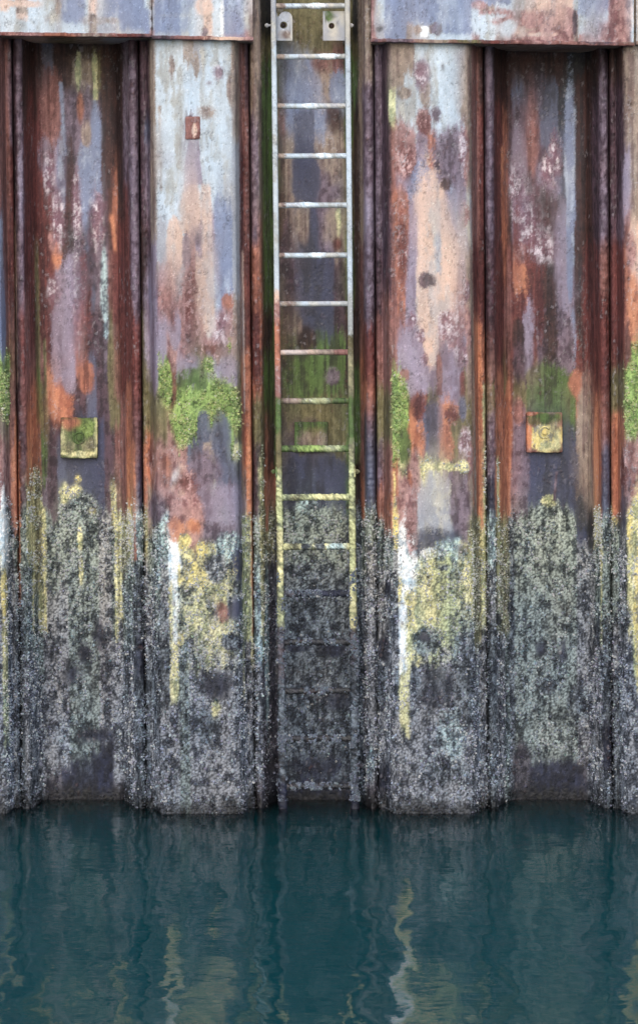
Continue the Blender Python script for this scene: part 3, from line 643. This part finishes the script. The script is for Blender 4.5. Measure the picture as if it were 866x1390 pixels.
CPATCH = [
 (614,445,18,24,'F',1.3),(572,455,11,9,'F',1.6),(583,487,10,11,'F',1.5),(626,478,8,24,'F',1.5),(632,395,9,14,'F',1.5),(581,380,10,10,'q',1.4),(560,438,7,14,'F',1.7),
 (262,400,9,40,'f',1.6),(262,450,12,34,'f',1.7),(304,450,14,24,'F',1.7),(285,474,26,10,'f',1.8),(236,405,6,34,'f',1.6),(288,318,9,9,'F',1.6),(300,97,6,8,'F',1.8),
 (72,235,7,28,'F',1.6),(82,300,9,34,'F',1.8),(136,300,7,46,'F',1.8),(108,280,6,40,'F',2.0),(76,395,8,20,'F',1.7),(106,420,5,60,'F',2.0),
 (704,260,11,34,'F',1.8),(716,305,14,30,'F',1.8),(746,232,10,22,'F',1.9),(738,330,16,22,'F',1.9),(755,205,6,30,'F',2.0),
 (576,98,10,17,'F',1.6),(578,165,9,17,'f',1.4),(630,200,4,34,'F',1.8),(552,215,13,30,'f',1.7),(547,330,8,60,'f',1.9),(556,730,8,30,'f',1.8),
 (613,562,9,12,'f',1.8),(632,600,8,16,'F',1.8),(250,655,14,14,'f',2.0),(206,620,7,22,'f',1.9),(288,112,4,3,'f',1.5),(228,218,7,7,'F',1.6),(846,640,6,30,'f',1.8),(125,25,7,7,'h',1.2),(133,27,22,5,'t',1.8),(276,42,8,6,'Q',1.),(270,20,7,26,'A',.6),(277,8,12,14,'T',.8),(245,20,30,1.6,'a',1.),(205,10,1.6,3,'h',.4),(206,25,1.6,4,'h',.4),(206,38,1.5,3,'h',.4),
          (575,42,8,8,'w',.7),(566,40,6,8,'t',1.),(592,38,8,9,'Q',.9),(512,22,5,22,'a',.9),(515,38,5,4,'k',.6),(720,28,52,10,'m',.5),(765,22,18,14,'m',.4),(706,42,10,8,'T',.7),(690,36,12,10,'A',.6),
          (745,44,30,6,'m',.7),(735,46,20,3,'T',1.2),(780,30,3,18,'q',.6),(650,6,10,6,'m',1.),(30,4,30,5,'T',1.2)]
cap_st = Stains(CAPS, CPATCH, (), wx=2.2, wy=5)
lip_st = Stains([(-700,1600,'r1500')], [(x, 52, 30, 8, c, 1.2) for x, c in zip(range(-100, 1000, 46), 'QtRmotRqrTmRorQteRmrqtmoR')], (), 2, 4)
und_st = Stains([(-700,1600,'t1500')], [(x, 52, 18, 8, c, 1.4) for x, c in zip(range(-100, 1000, 37), 'atatTetatetattaeTattaetaTatet')], (), 2, 4)
YC = -.045
def cap(pxa, pxb, pya, pyb, label):
    """fascia plate from pxa to pxb whose lower edge runs from height pya to pyb"""
    x0, x1 = px_to_x(pxa, YC), px_to_x(pxb, YC)
    za, zb = py_to_z(pya, YC), py_to_z(pyb, YC)
    sl = (zb-za)/(x1-x0)
    root = empty('capping_plate', (x0, YC, za))
    def rel_(o):
        return o
    f = box_grid('face_plate', x0, x1, YC, YC+.014, za+.010, 4.75, cap_st, M_STEEL, None, .005, slope=sl, rel=.8)
    l_ = box_grid('edge_strip', x0-.003, x1+.003, YC-.010, YC+.035, za-.006, za+.0095, lip_st, M_STEEL, None, .004, slope=sl, rel=1.3)
    u = box_grid('underside_plate', x0+.002, x1-.002, YC+.037, .62, za-.002, za+.012, und_st, M_STEEL, None, .012, slope=sl, rel=1.)
    for o in (f, l_, u):
        o.parent = root; o.location = (-x0, -YC, -za)
    tag(root, label, 'capping plate', 'painted capping plates along the wall top')
    return root
cap(-420, 206, 40, 48, 'pale blue painted capping plate at the top left corner with one tan rust drip')
cap(207.2, 343, 50, 52.5, 'short slate blue capping plate just left of the ladder top with a scratch')
cap(504, 860, 54, 59.5, 'long slate blue capping plate right of the ladder top with a big pink rust patch')
cap(864, 1300, 58, 62, 'capping plate cut off by the right edge behind the bright white seam')
# end cheeks of the plates at the ladder opening
ck_st = Stains([(-700,1600,'T20 t60 e1500')], (), (), 2, 6)

# concrete beam behind the capping plates and quay surface on top
def struct_mesh(name, boxes, mat):
    bm = bmesh.new()
    for (x0, x1, y0, y1, z0, z1) in boxes:
        vs = [bm.verts.new(v) for v in ((x0,y0,z0),(x1,y0,z0),(x1,y1,z0),(x0,y1,z0),(x0,y0,z1),(x1,y0,z1),(x1,y1,z1),(x0,y1,z1))]
        for f in ((0,3,2,1),(4,5,6,7),(0,1,5,4),(1,2,6,5),(2,3,7,6),(3,0,4,7)): bm.faces.new([vs[i] for i in f])
    me = bpy.data.meshes.new(name); bm.to_mesh(me); bm.free(); me.materials.append(mat)
    o = link(bpy.data.objects.new(name, me)); o['kind'] = 'structure'
    return o
def plain(name, c1, c2, scale, rough):
    m = bpy.data.materials.new(name); m.use_nodes = True
    n = m.node_tree.nodes; l = m.node_tree.links; b = n['Principled BSDF']
    t = n.new('ShaderNodeTexNoise'); t.inputs['Scale'].default_value = scale; t.inputs['Detail'].default_value = 8
    tc = n.new('ShaderNodeTexCoord'); l.new(tc.outputs['Object'], t.inputs['Vector'])
    r = n.new('ShaderNodeValToRGB'); r.color_ramp.elements[0].position = .35; r.color_ramp.elements[1].position = .65
    r.color_ramp.elements[0].color = (*c1, 1); r.color_ramp.elements[1].color = (*c2, 1)
    l.new(t.outputs['Fac'], r.inputs[0]); l.new(r.outputs[0], b.inputs['Base Color'])
    bp = n.new('ShaderNodeBump'); bp.inputs['Strength'].default_value = .6; bp.inputs['Distance'].default_value = .01
    l.new(t.outputs['Fac'], bp.inputs['Height']); l.new(bp.outputs[0], b.inputs['Normal'])
    b.inputs['Roughness'].default_value = rough
    return m
M_CONC = plain('old_concrete', (.16, .155, .14), (.32, .31, .28), 14, .9)
M_DARKC = plain('mossy_dark_concrete', (.012, .014, .010), (.07, .075, .05), 26, .9)
struct_mesh('quay', [(-40, px_to_x(340, 0), .64, 40, 4.1, 4.74), (px_to_x(340, 0)+.001, px_to_x(507, 0), .64, 40, 4.1, 4.739), (px_to_x(507, 0)+.001, 40, .64, 40, 4.1, 4.74),
    (-40, px_to_x(338, 0), -.028, .639, 4.30, 4.745), (px_to_x(510, 0), 40, -.028, .639, 4.30, 4.745)], M_CONC)

# ------------------------------------------------------------------ ladder
def tube(name, pts, rad, st, mat, parent, square=False, step=.006, lump=None, ns=16, aspect=1.0, grow=False):
    pts = np.array(pts, float); seg = np.r_[0, np.cumsum(np.linalg.norm(np.diff(pts, axis=0), axis=1))]
    n = max(3, int(seg[-1]/step)+1); s = np.linspace(0, seg[-1], n)
    C = np.stack([np.interp(s, seg, pts[:, i]) for i in range(3)], 1)
    T = np.gradient(C, axis=0); T /= np.linalg.norm(T, axis=1, keepdims=True)
    ref = np.array([0, 1.0, 0]); A = np.cross(T, ref); A /= np.linalg.norm(A, axis=1, keepdims=True); B = np.cross(A, T)
    th = np.linspace(0, 2*math.pi, ns, endpoint=False)
    if square:
        q = 1/np.maximum(np.abs(np.cos(th)), np.abs(np.sin(th))); q = np.minimum(q, 1.30)
    else: q = np.ones(ns)
    R = rad(s/seg[-1]) if callable(rad) else np.full(n, rad)
    ca = (np.cos(th)*q)[None, :, None]; sa = (np.sin(th)*q*aspect)[None, :, None]
    dirs = A[:, None, :]*ca+B[:, None, :]*sa
    P = C[:, None, :]+dirs*R[:, None, None]
    PX = P[..., 0]*S*D/(D+P[..., 1])+CX; PY = z_to_py(P[..., 2], P[..., 1])
    U = np.broadcast_to(th*.02, P.shape[:2])+P[..., 0]*.8; V = P[..., 2]+.3*P[..., 1]+P[..., 0]*.6
    if abs(T[0, 0]) > .5: U, V = P[..., 0]*.7+.1*P[..., 2], P[..., 0]*.9+np.broadcast_to(th*.02, P.shape[:2])
    col, hg, ro, sh, mo = evaluate(st, PX, PY, U, V)
    if lump is not None:
        lm = lump(PX, PY); hg = hg*1.0+lm*(.004+.006*fbm(U*60+P[..., 0]*30, V*60, 6, 4))
    un = dirs/np.maximum(np.linalg.norm(dirs, axis=-1, keepdims=True), 1e-6)
    P = P+un*hg[..., None]
    if grow:
        g = sstep(745, 800, PY)*sstep(-.25, .2, fbm(P[..., 0]*30+PY*.03, P[..., 2]*14, 8, 3))*(2.2+3*sstep(840, 900, PY))
        COLLECT.append((P.copy(), un, col*0+lin([82, 88, 96]), g*(P[..., 2] > .04), g*0))
    co = np.concatenate([P.reshape(-1, 3), C[:1], C[-1:]])
    cl = np.concatenate([col.reshape(-1, 3), col[0, :1], col[-1, :1]])
    f = grid_faces(n, ns, wrap=True, flip=True)
    i0, i1 = n*ns, n*ns+1
    k = np.arange(ns); k2 = (k+1) % ns
    caps = np.concatenate([np.stack([k, k2, np.full(ns, i0), np.full(ns, i0)], 1)[:, :3], np.stack([(n-1)*ns+k2, (n-1)*ns+k, np.full(ns, i1)], 1)])
    # triangles and quads: turn the quads into triangles
    f = np.concatenate([f[:, [0, 1, 2]], f[:, [0, 2, 3]], caps])
    return mesh_np(name, co, f, cl, np.r_[ro.ravel(), [.6, .6]], mat, parent)

DL = .16   # depth of the ladder plane
lad_st = Stains([(300,425,'a60 A330 A396 T410 m440 o500 r545 g590 e640 L690 L720 C790 L850 x930 D1060 d1500'),
                 (425,560,'a60 A455 e480 V540 g600 V640 L690 C850 x900 D1060 d1500')],
                [(370,470,9,30,'o',1.),(375,560,9,20,'g',1.),(474,640,9,18,'L',1.),(478,720,7,60,'L',.8),(479,840,6,12,'C',.8),(374,760,5,60,'V',1.3)], (), 1, 9)
ladder = empty('ladder', (px_to_x(425, DL), DL, -.2))
lx = lambda py, side: (np.interp(py, [-200, 0, 742, 1200], [369.0, 371.0, 380.0, 385.5]) if side < 0 else np.interp(py, [-200, 0, 742, 1200], [470.0, 471.5, 478.5, 483.0]))
def lump_l(PX, PY): return sstep(560, 700, PY)*.8+sstep(780, 900, PY)*.9
def put(o):
    o.location = -Vector(ladder.location); o.parent = ladder; return o
for sd in (-1, 1):
    pys = np.linspace(-75, 1150, 12)
    pts = [(px_to_x(lx(py, sd), DL), DL, py_to_z(py, DL)) for py in pys][::-1]
    put(tube('stile', pts, .0140, lad_st, M_GALV, None, square=True, step=.005, lump=lump_l, ns=20, aspect=1.9, grow=True))
rungs = [(-62,'A'),(7,'A'),(76,'A'),(143,'A'),(211,'A'),(278,'A'),(346,'A'),(412,'c'),(478,'t'),(544,'e'),(609,'g'),(675,'L'),(742,'C'),(806,'D'),(872,'d'),(938,'d'),(1003,'d'),(1068,'d')]
for i, (py, c) in enumerate(rungs):
    runs = {'A': 'A1500', 'c': 'A1500', 't': 't1500', 'e': 'e1500', 'g': 'g1500', 'L': 'L1500', 'C': 'C1500', 'D': 'd1500', 'd': 'k1500'}[c]
    pt = []
    if c == 'A': pt = [(400+(i*37) % 60, py, 14, 6, 'a', 1.6), (450-(i*23) % 40, py, 10, 5, 'w', 1.8), (380, py, 8, 6, 't', 1.2)]
    if c == 'c': pt = [(390, py, 12, 6, 't', 1.2), (440, py, 20, 6, 'a', 1.5)]
    if c == 't': pt = [(400, py, 25, 6, 'T', 1.5), (465, py, 12, 6, 'r', 1.2)]
    if c == 'e': pt = [(395, py, 14, 6, 't', 1.), (430, py, 18, 5, 'L', 1.8), (462, py, 12, 6, 'g', 1.)]
    if c == 'g': pt = [(420, py, 26, 5, 'G', 1.7), (450, py, 12, 5, 'L', 2.)]
    if c == 'L': pt = [(445, py, 18, 5, 'C', 1.6), (400, py, 10, 5, 'V', 1.6)]
    if c == 'C': pt = [(415, py, 9, 9, 'D', 1.), (434, py, 7, 9, 'D', 1.), (400, py, 9, 9, 'V', 1.), (457, py, 12, 8, 'c', .9)]
    if c == 'D': pt = [(392, py, 10, 9, 'x', 1.)]
    st = Stains([(0, 900, runs)], pt, (), 1, 2)
    x0, x1 = px_to_x(lx(py, -1), DL), px_to_x(lx(py, 1), DL)
    z = py_to_z(py, DL)
    gr = 0 if py < 500 else (.3 if py < 560 else (.7 if py < 760 else 1.5))
    r = .0140 if py < 780 else .0095
    put(tube('rung', [(x0+.008, DL, z-.001), ((x0+x1)/2, DL, z+.001*(i % 3-1)), (x1-.008, DL, z+.001)], r, st, M_GALV, None, step=.004, lump=(lambda PX, PY, g=gr: g*np.ones_like(PX)), ns=14, grow=py > 780))

def plate(name, outline, y0, y1, mat, st, parent, hole=None, bev=.002):
    """flat plate from an outline in x,z (m) with an optional round hole, thickness y0..y1"""
    bm = bmesh.new()
    vs = [bm.verts.new((x, y0, z)) for x, z in outline]
    if hole:
        cx, cz, r = hole; hs = [bm.verts.new((cx+r*math.cos(a), y0, cz+r*math.sin(a))) for a in np.linspace(0, 2*math.pi, 16, endpoint=False)]
        ed = [bm.edges.new((vs[i], vs[(i+1) % len(vs)])) for i in range(len(vs))]+[bm.edges.new((hs[i], hs[(i+1) % 16])) for i in range(16)]
        res = bmesh.ops.triangle_fill(bm, use_beauty=True, edges=ed)
        fc = [g for g in res['geom'] if isinstance(g, bmesh.types.BMFace)]
        fc = list(bm.faces)
        for f in fc:
            c = f.calc_center_median()
            if (c.x-cx)**2+(c.z-cz)**2 < (r*.85)**2: bm.faces.remove(f)
    else: bm.faces.new(vs)
    ex = bmesh.ops.extrude_face_region(bm, geom=list(bm.faces))
    bmesh.ops.translate(bm, vec=(0, y1-y0, 0), verts=[g for g in ex['geom'] if isinstance(g, bmesh.types.BMVert)])
    bmesh.ops.recalc_face_normals(bm, faces=bm.faces)
    bmesh.ops.triangulate(bm, faces=bm.faces)
    bmesh.ops.subdivide_edges(bm, edges=[e for e in bm.edges if e.calc_length() > .012], cuts=3, use_grid_fill=True)
    bmesh.ops.triangulate(bm, faces=bm.faces)
    bm.verts.index_update()
    co = np.array([v.co[:] for v in bm.verts]); f = np.array([[v.index for v in fc.verts] for fc in bm.faces]); bm.free()
    PX = co[:, 0]*S*D/(D+co[:, 1])+CX; PY = z_to_py(co[:, 2], co[:, 1])
    col, hg, ro, sh, mo = evaluate(st, PX, PY, co[:, 0]+.4*co[:, 1], co[:, 2])
    return mesh_np(name, co, f, col, ro, mat, parent, smooth=False)
def bolt(name, c, axis, r, h, st, parent, mat=None):
    bm = bmesh.new()
    bmesh.ops.create_cone(bm, cap_ends=True, segments=6, radius1=r, radius2=r*.92, depth=h)
    bmesh.ops.bevel(bm, geom=list(bm.edges), offset=r*.12, segments=2, affect='EDGES')
    g = bmesh.ops.create_cone(bm, cap_ends=True, segments=14, radius1=r*.55, radius2=r*.5, depth=h*1.8)
    if axis == 'x': bmesh.ops.rotate(bm, verts=bm.verts, cent=(0, 0, 0), matrix=__import__('mathutils').Matrix.Rotation(math.pi/2, 3, 'Y'))
    if axis == 'y': bmesh.ops.rotate(bm, verts=bm.verts, cent=(0, 0, 0), matrix=__import__('mathutils').Matrix.Rotation(math.pi/2, 3, 'X'))
    bmesh.ops.translate(bm, verts=bm.verts, vec=c); bmesh.ops.triangulate(bm, faces=bm.faces)
    bm.verts.index_update(); co = np.array([v.co[:] for v in bm.verts]); f = np.array([[v.index for v in q.verts] for q in bm.faces]); bm.free()
    PX = co[:, 0]*S*D/(D+co[:, 1])+CX; PY = z_to_py(co[:, 2], co[:, 1])
    col, hg, ro, sh, mo = evaluate(st, PX, PY, co[:, 0], co[:, 2])
    return mesh_np(name, co, f, col, ro, mat or M_GALV, parent, smooth=False)

galv = Stains([(0, 900, 'a1500')], [(387,46,10,6,'t',1.),(446,20,6,8,'g',1.4),(455,48,10,6,'a',1.)], (), 1, 3)
def q(px, py, d): return (px_to_x(px, d), py_to_z(py, d))
dbk = DL+.02
def arch(pxa, pxb, pyt, pyb, rnd):
    pts = [q(pxa, pyb, dbk), q(pxb, pyb, dbk)]
    if rnd:
        cx, cy, r = (pxa+pxb)/2+2, pyt+10, 9.5
        pts = [q(pxa, pyb, dbk), q(pxb, pyb, dbk)]+[q(cx+r*math.cos(a), cy-r*math.sin(a), dbk) for a in np.linspace(0, math.pi*.9, 9)]+[q(pxa, cy-2, dbk)]
    else: pts += [q(pxb, pyt, dbk), q(pxa, pyt, dbk)]
    return pts
bk1 = plate('bracket', arch(374, 397, 14, 54, True), dbk, dbk+.008, M_GALV, galv, None, (q(385, 33, dbk)[0], q(385, 33, dbk)[1], .019))
bk2 = plate('bracket', arch(438.5, 468, 14, 54, False), dbk, dbk+.008, M_GALV, galv, None, (q(450, 34, dbk)[0], q(450, 34, dbk)[1], .016))
for b_, pxc, hole in ((bk1, 375.5, (385, 33)), (bk2, 467, (450, 34))):
    put(b_)
    z0, z1 = py_to_z(54, dbk), py_to_z(16, dbk); xx = px_to_x(pxc, dbk)
    leg = box_grid('bracket_arm', xx-.004, xx+.004, dbk+.009, .405, z0, z1, galv, M_GALV, b_, .012, rel=.3)
    hx, hz = q(hole[0], hole[1], dbk+.03)
    bolt('bolt', (hx, dbk+.03, hz), 'y', .013, .018, Stains([(0, 900, 'h1500')]), b_, M_STEEL)
for pxo, sd, b_ in ((362.5, -1, bk1), (477.0, 1, bk2)):
    x, z = q(pxo, 33.5, DL)
    xs = px_to_x(lx(33.5, sd), DL)
    bb = bolt('bolt', (x, DL, z), 'x', .013, .012, galv, b_)
    tube('bolt_shank', [(x, DL, z), (xs, DL, z)], .006, galv, M_GALV, bb, step=.006, ns=10)
# lower stand-off brackets, mossy
mossy = Stains([(0, 900, 'V1500')], [(376,640,12,12,'g',1.6),(474,645,10,10,'L',1.6)], (), 1, 3)
for sd in (-1, 1):
    for py in (640, 1040):
        xs = px_to_x(lx(py, sd), DL); z = py_to_z(py, DL)
        put(box_grid('standoff_bracket', xs+sd*.014-.003, xs+sd*.014+.003+.002, DL-.03, .385, z-.028, z+.028, mossy if py < 800 else Stains([(0, 900, 'x1500')]), M_STEEL, None, .009, rel=1.2))
        xb = xs+sd*.028
        bb = bolt('bolt', (xb, DL, z), 'x', .014, .014, mossy if py < 800 else Stains([(0, 900, 'x1500')]), None, M_STEEL); put(bb)
tag(ladder, 'tall pale galvanised steel ladder turning rusty and mossy green towards the water', 'ladder')

# ------------------------------------------------------------------ square anchor plates
def anchor(pxa, pxb, pya, pyb, d0, thick, runs, patches, label, ring):
    st = Stains([(0, 900, runs)], patches, (), 1, 3)
    xa, xb = px_to_x(pxa, d0), px_to_x(pxb, d0); za, zb = py_to_z(pyb, d0), py_to_z(pya, d0)
    xc, zc = (xa+xb)/2, (za+zb)/2
    root = empty('anchor_plate', (xc, d0, zc))
    body = box_grid('plate', xa, xb, d0, d0+thick, za, zb, st, M_STEEL, None, .0035, rel=1.3)
    body.parent = root; body.location = -Vector(root.location)
    if ring:
        bb = bolt('bolt', (xc, d0-.004, zc), 'y', .018, .014, st, None, M_STEEL); bb.parent = root; bb.location = -Vector(root.location)
        pts = [(xc+.029*math.cos(a), d0-.002, zc+.029*math.sin(a)) for a in np.linspace(.6, 5.9, 26)]
        w = tube('washer', pts, .0035, st, M_STEEL, None, step=.004, ns=8); w.parent = root; w.location = -Vector(root.location)
    tag(root, label, 'anchor plate', 'square anchor plates on the recessed piles')
    return root
anchor(82.5, 132, 567.5, 621.5, .362, .04, 'g1500',
       [(95,577,16,10,'o',1.),(108,598,17,20,'g',.8),(108,600,22,18,'g',1.),(107,616,24,5,'C',1.2),(85,597,3,22,'C',1.2),(130,590,3,26,'C',1.2),(120,604,10,9,'V',1.8),(94,606,8,9,'V',1.8),(120,580,10,10,'G',1.9),(106,592,8,10,'g',.4)],
       'rusty square plate covered with dark green moss on the recessed pile left of the ladder', True)
rp = anchor(715, 763, 560, 613.5, .362, .04, 'r1500',
       [(741,592,25,22,'Y',.7),(741,596,20,20,'Y',.5),(740,567,24,10,'g',.9),(722,560,9,4,'o',.7),(742,557,24,3,'T',1.),(718,590,4,20,'O',1.),(752,583,8,12,'V',1.4),(726,572,9,6,'e',1.2),(746,606,16,7,'C',1.4),(756,600,5,14,'C',1.2)],
       'square plate coated with yellow lichen on the recessed pile right of the ladder', True)
anchor(400, 445, 573, 613, .380, .025, 'g1500',
       [(425,592,18,12,'e',1.6),(415,596,9,12,'t',1.8),(436,600,8,12,'t',1.8),(425,612,24,2,'T',1.)],
       'dull brown square plate on the recessed pile behind the ladder rungs', False)
# weld-on lug on the left bulging pile
lugst = Stains([(0, 900, 'r1500')], [(264,176,3,8,'T',1.)], (), 1, 3)
xa, za = q(255, 188, 0); xb, zb = q(274, 158, 0)
p2 = piles[2]
lug = box_grid('lug', xa-.01, xb-.01, -.011, .008, za, zb, lugst, M_STEEL, None, .004, rel=1.5)
lug.parent = p2; lug.location = -Vector(p2.location)

scatter('barnacles', 'shell', 115000, .0024, .0076, M_SHELL, 6, 'crust of small grey barnacles covering the lower half of the piles', 'barnacles', 1.68)
scatter('algae', 'moss', 12000, .002, .009, M_MOSS, 5, 'bright green algae tufts growing in a band across the rusty piles', 'algae', 1.6)

# white seam line between the right hand capping plates is painted on their joint
# ------------------------------------------------------------------ water
def make_water():
    nx, ny = 420, 520
    xs = np.linspace(-2.6, 2.6, nx); ys = np.linspace(-6.5, .60, ny)
    X, Y = np.meshgrid(xs, ys)
    far = 1200.0
    m = bpy.data.materials.new('harbour_water'); m.use_nodes = True
    n = m.node_tree.nodes; l = m.node_tree.links; b = n['Principled BSDF']
    tc = n.new('ShaderNodeTexCoord')
    def noise(scale, vec, det, dist=0.0):
        mp = n.new('ShaderNodeMapping'); mp.inputs['Scale'].default_value = vec; l.new(tc.outputs['Object'], mp.inputs[0])
        t = n.new('ShaderNodeTexNoise'); t.inputs['Scale'].default_value = scale; t.inputs['Detail'].default_value = det
        t.inputs['Distortion'].default_value = dist
        l.new(mp.outputs[0], t.inputs['Vector']); return t
    t1 = noise(1.0, (3.2, 1.7, 1), 2.0, .2)
    t2 = noise(1.0, (9.0, 16.0, 1), 3.0, .3)
    t3 = noise(1.0, (30.0, 60.0, 1), 2.0, .2)
    b1 = n.new('ShaderNodeBump'); b1.inputs['Strength'].default_value = 1; b1.inputs['Distance'].default_value = .013
    b2 = n.new('ShaderNodeBump'); b2.inputs['Strength'].default_value = 1; b2.inputs['Distance'].default_value = .0016
    b3 = n.new('ShaderNodeBump'); b3.inputs['Strength'].default_value = 1; b3.inputs['Distance'].default_value = .00004
    l.new(t1.outputs['Fac'], b1.inputs['Height']); l.new(t2.outputs['Fac'], b2.inputs['Height']); l.new(t3.outputs['Fac'], b3.inputs['Height'])
    l.new(b1.outputs[0], b2.inputs['Normal']); l.new(b2.outputs[0], b3.inputs['Normal'])
    # a mirror-like skin over murky teal water: light and view go down into a real scattering volume
    n.remove(b)
    out = n['Material Output']
    fr = n.new('ShaderNodeFresnel'); fr.inputs['IOR'].default_value = 1.39
    gl = n.new('ShaderNodeBsdfGlossy'); gl.inputs['Roughness'].default_value = .03
    tr = n.new('ShaderNodeBsdfTransparent'); mx = n.new('ShaderNodeMixShader')
    l.new(b3.outputs[0], fr.inputs['Normal']); l.new(b3.outputs[0], gl.inputs['Normal'])
    l.new(fr.outputs[0], mx.inputs[0]); l.new(tr.outputs[0], mx.inputs[1]); l.new(gl.outputs[0], mx.inputs[2])
    l.new(mx.outputs[0], out.inputs['Surface'])
    pv = n.new('ShaderNodeVolumePrincipled')
    pv.inputs['Color'].default_value = WCOL; pv.inputs['Density'].default_value = WDEN
    pv.inputs['Absorption Color'].default_value = (0, 0, 0, 1); pv.inputs['Anisotropy'].default_value = 0.0
    l.new(pv.outputs[0], out.inputs['Volume'])
    far2 = 300.0; zb = -3.6
    V = [(-far2, -far2, zb), (far2, -far2, zb), (far2, 39, zb), (-far2, 39, zb), (-far2, -far2, 0), (far2, -far2, 0), (far2, 39, 0), (-far2, 39, 0)]
    F = [(0, 3, 2, 1), (4, 5, 6, 7), (0, 1, 5, 4), (1, 2, 6, 5), (2, 3, 7, 6), (3, 0, 4, 7)]
    me = bpy.data.meshes.new('water'); me.from_pydata(V, [], F); me.materials.append(m)
    o = link(bpy.data.objects.new('water', me)); o['kind'] = 'structure'
    nb = plain('silty_bed', (.02, .03, .03), (.05, .06, .05), 1.4, .95)
    me2 = bpy.data.meshes.new('seabed'); me2.from_pydata([(-far, -far, -3.7), (far, -far, -3.7), (far, far, -3.7), (-far, far, -3.7)], [], [(0, 1, 2, 3)]); me2.materials.append(nb)
    o2 = link(bpy.data.objects.new('seabed', me2)); o2['kind'] = 'structure'
WCOL = (.01, .86, .90, 1); WDEN = 1.05
make_water()
